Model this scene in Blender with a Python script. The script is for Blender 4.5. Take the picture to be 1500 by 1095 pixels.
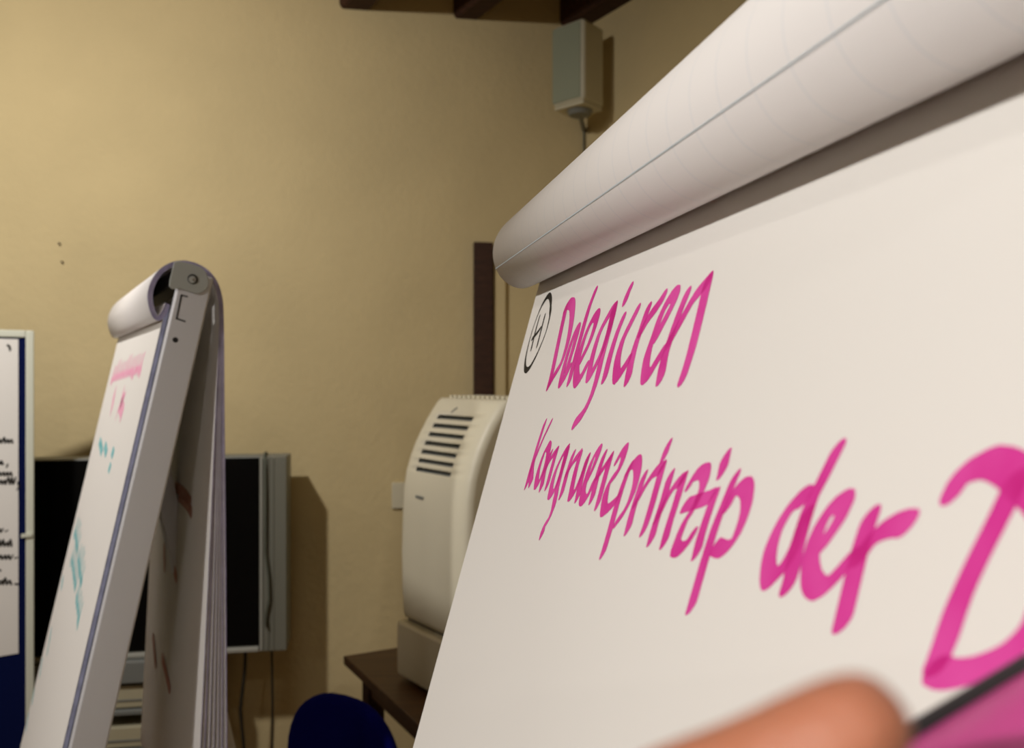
import bpy, bmesh, math, random
from mathutils import Vector, Matrix
random.seed(7)
for o in list(bpy.data.objects): bpy.data.objects.remove(o, do_unlink=True)
SC = bpy.context.scene
COL = SC.collection

# ------------------------------------------------------------------ camera
CAMZ = 1.58
cam_d = bpy.data.cameras.new('camera'); cam = bpy.data.objects.new('camera', cam_d); COL.objects.link(cam)
cam.location = (0, 0, CAMZ); cam.rotation_euler = (math.radians(90), 0, 0)
cam_d.sensor_fit = 'HORIZONTAL'; cam_d.sensor_width = 36; cam_d.lens = 1150 / 1500 * 36
cam_d.shift_y = 7.5 / 1500; cam_d.clip_start = 0.01
cam_d.dof.use_dof = True; cam_d.dof.focus_distance = 0.60; cam_d.dof.aperture_fstop = 8.0
SC.camera = cam
# ------------------------------------------------------------------ world, lamps, exposure
W = bpy.data.worlds.new('world'); SC.world = W; W.use_nodes = True
W.node_tree.nodes['Background'].inputs[0].default_value = (1, .86, .66, 1)
W.node_tree.nodes['Background'].inputs[1].default_value = 0.02
def area(name, loc, size, power, color, rot=(0, 0, 0), spread=180):
    l = bpy.data.lights.new(name, 'AREA'); l.shape = 'DISK'; l.size = size; l.energy = power; l.color = color
    l.spread = math.radians(spread)
    o = bpy.data.objects.new(name, l); COL.objects.link(o); o.location = loc; o.rotation_euler = rot
    return o
WARM = (1, .955, .90)
def aim(o, target):
    o.rotation_euler = (Vector(target) - o.location).to_track_quat('-Z', 'Y').to_euler()
aim(area('ceiling_spot_light', (-1.48, 1.03, 3.0), .13, 29, WARM, spread=160), (-1.95, 2.7, 1.45))
aim(area('ceiling_spot_light', (-2.66, -2.3, 3.0), .16, 19.5, WARM, spread=68), (.62, -.05, 1.35))
area('ceiling_lamp_light', (.6, -4.0, 3.0), .3, 46, WARM)
area('ceiling_lamp_light', (-1.25, -.4, 3.05), .12, 4.5, WARM)
SC.view_settings.view_transform = 'Standard'; SC.view_settings.look = 'None'
SC.view_settings.gamma = 1; SC.view_settings.use_curve_mapping = False
SC.view_settings.exposure = 0.2

# ------------------------------------------------------------------ materials
def mat(name, col, rough=.6, metal=0, noise=0, nscale=8, bump=0, bscale=60, spec=.4, coat=0):
    m = bpy.data.materials.new(name); m.use_nodes = True
    nt = m.node_tree; b = nt.nodes['Principled BSDF']
    b.inputs['Base Color'].default_value = (*col, 1); b.inputs['Roughness'].default_value = rough
    b.inputs['Metallic'].default_value = metal; b.inputs['Specular IOR Level'].default_value = spec
    b.inputs['Coat Weight'].default_value = coat
    tc = nt.nodes.new('ShaderNodeTexCoord')
    if noise:
        n = nt.nodes.new('ShaderNodeTexNoise'); n.inputs['Scale'].default_value = nscale; n.inputs['Detail'].default_value = 6
        nt.links.new(tc.outputs['Object'], n.inputs['Vector'])
        r = nt.nodes.new('ShaderNodeValToRGB')
        r.color_ramp.elements[0].position = .3; r.color_ramp.elements[1].position = .7
        r.color_ramp.elements[0].color = (*[c * (1 - noise) for c in col], 1)
        r.color_ramp.elements[1].color = (*[min(1, c * (1 + noise)) for c in col], 1)
        nt.links.new(n.outputs['Fac'], r.inputs['Fac']); nt.links.new(r.outputs['Color'], b.inputs['Base Color'])
    if bump:
        n2 = nt.nodes.new('ShaderNodeTexNoise'); n2.inputs['Scale'].default_value = bscale; n2.inputs['Detail'].default_value = 4
        nt.links.new(tc.outputs['Object'], n2.inputs['Vector'])
        bp = nt.nodes.new('ShaderNodeBump'); bp.inputs['Strength'].default_value = bump; bp.inputs['Distance'].default_value = .01
        nt.links.new(n2.outputs['Fac'], bp.inputs['Height']); nt.links.new(bp.outputs['Normal'], b.inputs['Normal'])
    return m
def wood(name, c0, c1, scale=3, rough=.5):
    m = mat(name, c0, rough); nt = m.node_tree; b = nt.nodes['Principled BSDF']
    tc = nt.nodes.new('ShaderNodeTexCoord'); mp = nt.nodes.new('ShaderNodeMapping'); mp.inputs['Scale'].default_value = (scale, scale * 9, scale * 9)
    n = nt.nodes.new('ShaderNodeTexNoise'); n.inputs['Scale'].default_value = 2; n.inputs['Detail'].default_value = 8
    r = nt.nodes.new('ShaderNodeValToRGB'); r.color_ramp.elements[0].color = (*c0, 1); r.color_ramp.elements[1].color = (*c1, 1)
    r.color_ramp.elements[0].position = .35; r.color_ramp.elements[1].position = .7
    nt.links.new(tc.outputs['Object'], mp.inputs['Vector']); nt.links.new(mp.outputs['Vector'], n.inputs['Vector'])
    nt.links.new(n.outputs['Fac'], r.inputs['Fac']); nt.links.new(r.outputs['Color'], b.inputs['Base Color'])
    return m
def ink(name, c0, c1, scale=90):
    m = mat(name, c0, .7, spec=.15); nt = m.node_tree; b = nt.nodes['Principled BSDF']
    tc = nt.nodes.new('ShaderNodeTexCoord'); n = nt.nodes.new('ShaderNodeTexNoise'); n.inputs['Scale'].default_value = scale; n.inputs['Detail'].default_value = 3
    r = nt.nodes.new('ShaderNodeValToRGB'); r.color_ramp.elements[0].color = (*c0, 1); r.color_ramp.elements[1].color = (*c1, 1)
    r.color_ramp.elements[0].position = .35; r.color_ramp.elements[1].position = .65
    nt.links.new(tc.outputs['Object'], n.inputs['Vector']); nt.links.new(n.outputs['Fac'], r.inputs['Fac']); nt.links.new(r.outputs['Color'], b.inputs['Base Color'])
    return m
def grid_paper(name, col, line, step=.025, wid=.03, strength=.35):
    m = mat(name, col, .75, spec=.2); nt = m.node_tree; b = nt.nodes['Principled BSDF']
    tc = nt.nodes.new('ShaderNodeTexCoord'); sp = nt.nodes.new('ShaderNodeSeparateXYZ'); nt.links.new(tc.outputs['Object'], sp.inputs[0])
    dv = nt.nodes.new('ShaderNodeMath'); dv.operation = 'DIVIDE'; dv.inputs[1].default_value = step; nt.links.new(sp.outputs['X'], dv.inputs[0])
    fr = nt.nodes.new('ShaderNodeMath'); fr.operation = 'FRACT'; nt.links.new(dv.outputs[0], fr.inputs[0])
    lt = nt.nodes.new('ShaderNodeMath'); lt.operation = 'LESS_THAN'; lt.inputs[1].default_value = wid; nt.links.new(fr.outputs[0], lt.inputs[0])
    ml = nt.nodes.new('ShaderNodeMath'); ml.operation = 'MULTIPLY'; ml.inputs[1].default_value = strength; nt.links.new(lt.outputs[0], ml.inputs[0])
    mx = nt.nodes.new('ShaderNodeMix'); mx.data_type = 'RGBA'; mx.inputs[6].default_value = (*col, 1); mx.inputs[7].default_value = (*line, 1)
    nt.links.new(ml.outputs[0], mx.inputs[0]); nt.links.new(mx.outputs[2], b.inputs['Base Color'])
    return m
M = dict(
    wall=mat('cream_plaster', (.58, .475, .265), .9, noise=.05, nscale=2.5, bump=.25, bscale=35, spec=.15),
    ceil=mat('ceiling_plaster', (.50, .38, .20), .9, noise=.06, nscale=3, spec=.1),
    floor=wood('floor_wood', (.14, .07, .03), (.22, .12, .05), 2, .4),
    beam=wood('dark_beam_wood', (.030, .010, .005), (.065, .022, .010), 4, .7),
    trim=wood('dark_trim_wood', (.028, .010, .004), (.055, .020, .008), 5, .6),
    table=wood('table_wood', (.085, .040, .016), (.13, .062, .024), 3, .4),
    paper=mat('white_paper', (.80, .78, .75), .75, spec=.2),
    rollpaper=grid_paper('squared_paper', (.80, .775, .76), (.45, .55, .66), .025, .035, .22),
    edge=mat('paper_edge_shaded', (.31, .28, .43), .8, noise=.25, nscale=40),  # lavender: shade on the white sheet edges, put into the colour
    padedge=mat('pad_edge_shaded', (.34, .36, .52), .8, noise=.2, nscale=40),  # white pad seen side-on, its bluish shading painted into the colour
    blueline=mat('blue_grid_line', (.56, .65, .70), .8),
    grey=mat('grey_lacquer', (.60, .60, .62), .35, spec=.5),
    plate=mat('grey_plastic', (.38, .395, .37), .5),
    dark=mat('dark_plastic', (.012, .012, .013), .5),
    black=mat('black_screen', (.003, .003, .003), .35, spec=.12),
    chrome=mat('chrome', (.75, .74, .72), .25, metal=1),
    bezel=mat('tv_bezel', (.19, .19, .155), .45),
    lip=mat('tv_lip', (.36, .36, .32), .4),
    ac=mat('cream_plastic', (.70, .66, .52), .42, spec=.45),
    spk=mat('speaker_plastic', (.56, .53, .40), .5),
    grille=mat('speaker_grille', (.31, .34, .25), .8, bump=.4, bscale=900),
    felt=mat('blue_felt', (.004, .008, .055), .95, bump=.3, bscale=400, spec=.05),
    chairblue=mat('blue_fabric', (.004, .005, .15), .95, bump=.3, bscale=500, spec=.05),
    frame=mat('white_frame', (.66, .68, .58), .4),
    beige=mat('beige_casing', (.45, .41, .28), .5),
    cart=mat('grey_cart', (.19, .20, .19), .45),
    cable=mat('dark_cable', (.02, .017, .012), .6),
    gcable=mat('grey_green_cable', (.10, .11, .085), .6),
    skin=mat('skin', (.52, .20, .115), .5, noise=.10, nscale=60, bump=.15, bscale=300),
    nail=mat('nail', (.72, .40, .32), .3),
    barrel=mat('magenta_plastic', (.62, .06, .30), .4, noise=.05, nscale=60),
    pink=ink('magenta_ink', (.67, .042, .315), (.75, .085, .40), 30),
    pinkdark=ink('magenta_ink_overlap', (.56, .018, .225), (.62, .03, .27)),
    lpink=ink('pink_ink', (.84, .34, .52), (.86, .46, .60)),
    turq=ink('turquoise_ink', (.10, .45, .50), (.30, .60, .62)),
    blk=ink('black_ink', (.015, .014, .012), (.04, .035, .03)),
    red=ink('red_ink', (.52, .22, .17), (.60, .36, .30)),
    socket=mat('socket_white', (.62, .58, .44), .4),
)
M['skin'].node_tree.nodes['Principled BSDF'].inputs['Subsurface Weight'].default_value = .15
M['skin'].node_tree.nodes['Principled BSDF'].inputs['Subsurface Radius'].default_value = (.008, .003, .0015)

# ------------------------------------------------------------------ helpers
def link(name, bm, m, parent=None, smooth=False, extra=None, bevel=0, segs=2):
    me = bpy.data.meshes.new(name)
    bmesh.ops.recalc_face_normals(bm, faces=bm.faces)
    bm.to_mesh(me); bm.free()
    me.materials.append(m)
    for e in (extra or []): me.materials.append(e)
    if smooth:
        for p in me.polygons: p.use_smooth = True
    o = bpy.data.objects.new(name, me); COL.objects.link(o); o.parent = parent
    if bevel:
        b = o.modifiers.new('bevel', 'BEVEL'); b.width = bevel; b.segments = segs; b.limit_method = 'ANGLE'; b.angle_limit = math.radians(40)
        for p in me.polygons: p.use_smooth = True
        w = o.modifiers.new('wn', 'WEIGHTED_NORMAL')
    return o
def tag(o, label, cat=None, group=None, kind=None):
    if label: o['label'] = label
    if cat: o['category'] = cat
    if group: o['group'] = group
    if kind: o['kind'] = kind
    return o
def empty(name, loc, rz, label, cat, group=None):
    o = bpy.data.objects.new(name, None); COL.objects.link(o); o.location = loc; o.rotation_euler = (0, 0, rz); o.empty_display_size = .1
    return tag(o, label, cat, group)
def box(bm, x0, x1, y0, y1, z0, z1, mtx=None):
    vs = [bm.verts.new((x, y, z)) for x in (x0, x1) for y in (y0, y1) for z in (z0, z1)]
    if mtx:
        for v in vs: v.co = mtx @ v.co
    for f in ((0, 1, 3, 2), (4, 6, 7, 5), (0, 4, 5, 1), (2, 3, 7, 6), (0, 2, 6, 4), (1, 5, 7, 3)):
        bm.faces.new([vs[i] for i in f])
    return bm
def boxo(name, dims, m, parent=None, bevel=0, mtx=None, segs=2):
    return link(name, box(bmesh.new(), *dims, mtx), m, parent, bevel=bevel, segs=segs)
def tube(pts, r, n=10, taper=None):
    bm = bmesh.new(); pts = [Vector(p) for p in pts]; rings = []
    for i, p in enumerate(pts):
        d = (pts[min(i + 1, len(pts) - 1)] - pts[max(i - 1, 0)]).normalized()
        a = d.orthogonal().normalized() if i == 0 else (a0 - d * a0.dot(d)).normalized()
        a0 = a; b = d.cross(a); rr = r if taper is None else taper[i]
        rings.append([bm.verts.new(p + (a * math.cos(2 * math.pi * k / n) + b * math.sin(2 * math.pi * k / n)) * rr) for k in range(n)])
    for r0, r1 in zip(rings, rings[1:]):
        for k in range(n): bm.faces.new((r0[k], r0[(k + 1) % n], r1[(k + 1) % n], r1[k]))
    bm.faces.new(rings[0]); bm.faces.new(rings[-1])
    return bm
def prism(poly, fa, fb):
    """poly: list of 2-tuples; fa/fb map a 2-tuple to the two end positions"""
    bm = bmesh.new()
    a = [bm.verts.new(fa(p)) for p in poly]; b = [bm.verts.new(fb(p)) for p in poly]; n = len(poly)
    bm.faces.new(a); bm.faces.new(b[::-1])
    for i in range(n): bm.faces.new((a[i], a[(i + 1) % n], b[(i + 1) % n], b[i]))
    return bm
def smooth_line(P, sub=6):
    P = [tuple(p) for p in P]
    if len(P) < 3: 
        return [tuple(P[0][k] * (1 - i / sub) + P[1][k] * i / sub for k in range(2)) for i in range(sub + 1)]
    Q = [tuple(2 * P[0][k] - P[1][k] for k in range(2))] + P + [tuple(2 * P[-1][k] - P[-2][k] for k in range(2))]
    out = []
    for i in range(1, len(Q) - 2):
        for j in range(sub):
            t = j / sub
            out.append(tuple(.5 * (2 * Q[i][k] + (Q[i + 1][k] - Q[i - 1][k]) * t + (2 * Q[i - 1][k] - 5 * Q[i][k] + 4 * Q[i + 1][k] - Q[i + 2][k]) * t * t
                     + (3 * Q[i][k] - Q[i - 1][k] - 3 * Q[i + 1][k] + Q[i + 2][k]) * t ** 3) for k in range(2)))
    out.append(P[-1]); return out
def hull(P):
    P = sorted(set((round(a, 7), round(b, 7)) for a, b in P))
    def half(S):
        h = []
        for p in S:
            while len(h) > 1 and (h[-1][0] - h[-2][0]) * (p[1] - h[-2][1]) - (h[-1][1] - h[-2][1]) * (p[0] - h[-2][0]) <= 0: h.pop()
            h.append(p)
        return h
    a = half(P); b = half(P[::-1]); return a[:-1] + b[:-1]
def nib(a, b, ang, n=10):
    c, s = math.cos(ang), math.sin(ang)
    return [(a * math.cos(2 * math.pi * k / n) * c - b * math.sin(2 * math.pi * k / n) * s, a * math.cos(2 * math.pi * k / n) * s + b * math.sin(2 * math.pi * k / n) * c) for k in range(n)]
def writing(name, strokes, nb, place, m, parent, label=None, sub=6, lift=.0002, row=.00025, over=None):
    """handwriting in mm on a plane: a broad nib swept along each stroke, filled row by row so that no
    two faces overlap; where strokes cross, the doubled ink gets the material `over`; place(t, s, lift) -> 3D"""
    rows = {}
    for si, st in enumerate(strokes):
        L = smooth_line([(a / 1000, b / 1000) for a, b in st], sub)
        per = {}
        for p, q in zip(L, L[1:]):
            h = hull([(p[0] + x, p[1] + y) for x, y in nb] + [(q[0] + x, q[1] + y) for x, y in nb])
            if len(h) < 3: continue
            y0 = min(v[1] for v in h); y1 = max(v[1] for v in h)
            for r in range(math.ceil(y0 / row - .5), math.floor(y1 / row - .5) + 1):
                y = (r + .5) * row; xs = []
                for a, b in zip(h, h[1:] + h[:1]):
                    if (a[1] <= y) != (b[1] <= y): xs.append(a[0] + (b[0] - a[0]) * (y - a[1]) / (b[1] - a[1]))
                if len(xs) > 1: per.setdefault(r, []).append((min(xs), max(xs)))
        for r, iv in per.items():
            iv.sort(); u = [list(iv[0])]
            for a, b in iv[1:]:
                if a <= u[-1][1] + 1e-6: u[-1][1] = max(u[-1][1], b)
                else: u.append([a, b])
            for a, b in u: rows.setdefault(r, []).extend([(a, 1), (b, -1)])
    verts, faces, mi = [], [], []
    for r, ev in rows.items():
        ev.sort(); c = 0; last = None
        segs = []
        for x, d in ev:
            if c > 0 and x - last > 1e-6:
                k = 1 if (c > 1 and over) else 0
                if segs and segs[-1][2] == k and abs(segs[-1][1] - last) < 1e-7: segs[-1][1] = x
                else: segs.append([last, x, k])
            c += d; last = x
        for a, b, k in segs:
            n = len(verts)
            verts += [place(a, r * row, lift), place(b, r * row, lift), place(b, (r + 1) * row, lift), place(a, (r + 1) * row, lift)]
            faces.append((n, n + 1, n + 2, n + 3)); mi.append(k)
    me = bpy.data.meshes.new(name); me.from_pydata(verts, [], faces)
    me.materials.append(m); me.materials.append(over or m)
    me.polygons.foreach_set('material_index', mi)
    o = bpy.data.objects.new(name, me); COL.objects.link(o); o.parent = parent
    if label: o['label'] = label
    return o
def writing_each(name, strokes, nb, place, m, parent, label=None, sub=6, row=.0006):
    for st in strokes: writing(name, [st], nb, place, m, parent, label, sub, row=row)
def R(a): return math.radians(a)

# ------------------------------------------------------------------ room
CX_, CY_ = .307, 3.3
wd = Vector((math.cos(R(9)), math.sin(R(9)), 0))          # along the far wall, to the right
jd = Vector((.55, -.835, 0)).normalized()                 # along the right wall and the joists, towards the viewer
corner = Vector((CX_, CY_, 0))
ZC = 3.24
def wallslab(name, a, b, th):
    """a->b inner face, thickness on the side away from the room"""
    d = (b - a).normalized(); nrm = Vector((-d.y, d.x, 0)) * th
    poly = [a, b, b + nrm, a + nrm]
    return tag(link(name, prism([(p.x, p.y) for p in poly], lambda p: (p[0], p[1], 0), lambda p: (p[0], p[1], ZC)), M['wall']), None, kind='structure')
farL = corner - wd * 4.6
backR = corner + jd * 11.6
backL = Vector((farL.x - .2, backR.y, 0))
wallslab('wall_far', farL - wd * .2, corner + wd * .35, .2)
wallslab('wall_right', corner - jd * .01, backR, .2)
wallslab('wall_back', backR, backL, .2)
wallslab('wall_left', backL, farL, .2)
def slab(name, z0, z1, m):
    return tag(link(name, prism([(farL.x - .4, backL.y - .2), (backR.x + .4, backL.y - .2), (backR.x + .4, 4.2), (farL.x - .4, 4.2)], lambda p: (p[0], p[1], z0), lambda p: (p[0], p[1], z1)), m), None, kind='structure')
slab('floor', -.1, 0, M['floor']); slab('ceiling', ZC, ZC + .1, M['ceil'])
# ceiling joists
def wall_at(px):
    u = (px - 750) / 1150; k0 = CY_ - math.tan(R(9)) * CX_; Y = k0 / (1 - math.tan(R(9)) * u); return Vector((u * Y, Y, 0))
def joist(pl, pr, zb, label):
    a = wall_at(pl); b = wall_at(pr); e = jd * 5.5; st = -jd * .06
    bm = bmesh.new(); r = .02
    wv = (b - a)
    prof = [(0, ZC), (0, zb + r), (.25 * r / .1, zb + r * .3), (r / .1 * .6, zb), (1 - r / .1 * .6, zb), (1 - .25 * r / .1, zb + r * .3), (1, zb + r), (1, ZC)]
    o = link('ceiling_joist', prism(prof, lambda p: tuple(a + wv * p[0] + st)[:2] + (p[1],), lambda p: tuple(a + wv * p[0] + e)[:2] + (p[1],)), M['beam'])
    return tag(o, label, 'beam', 'dark ceiling joists')
joist(497, 543, 3.062, 'dark brown ceiling joist furthest left, farthest from the corner loudspeaker')
joist(664, 702, 3.056, 'dark brown ceiling joist in the middle of the three above the wall')
joist(820, 866, 3.055, 'dark brown ceiling joist right above the white corner loudspeaker')
# dark upright on the far wall
pa, pb = wall_at(693), wall_at(721)
nw = Vector((math.sin(R(9)), -math.cos(R(9)), 0))
def onwall(name, p0, p1, z0, z1, th, m, off=0):
    P = [p0 + nw * off, p1 + nw * off, p1 + nw * (off + th), p0 + nw * (off + th)]
    return link(name, prism([(p.x, p.y) for p in P], lambda p: (p[0], p[1], z0), lambda p: (p[0], p[1], z1)), m, bevel=.003)
tag(onwall('trim_1', pa, pb, 0, CAMZ + 200 / 1150 * 3.21, .035, M['trim']), 'dark brown timber upright on the wall', kind='structure')
tag(onwall('trim_2', wall_at(722.5), wall_at(740), 0, CAMZ + 175 / 1150 * 3.21, .02, M['wall']), 'cream painted board beside dark upright', kind='structure')
so = onwall('wall_socket', wall_at(574), wall_at(594), CAMZ - 190 / 1150 * 3.16, CAMZ - 152 / 1150 * 3.16, .012, M['socket'], .0)
tag(so, 'pale wall socket plate beside the air conditioner', 'socket')
# nails
for (px, py, lab) in ((88, 357, 'upper of two small nails in the cream wall'), (92, 384, 'lower of two small nails in the cream wall')):
    w0 = wall_at(px); zz = CAMZ + (555 - py) / 1150 * w0.y
    p0 = Vector((w0.x, w0.y, zz))
    tag(link('nail', tube([p0 - nw * .012, p0 + nw * .008, p0 + nw * .0081, p0 + nw * .011], .003, 8, [.002, .002, .0045, .0035]), M['trim']), lab, 'nail', 'nails in the wall')

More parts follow.
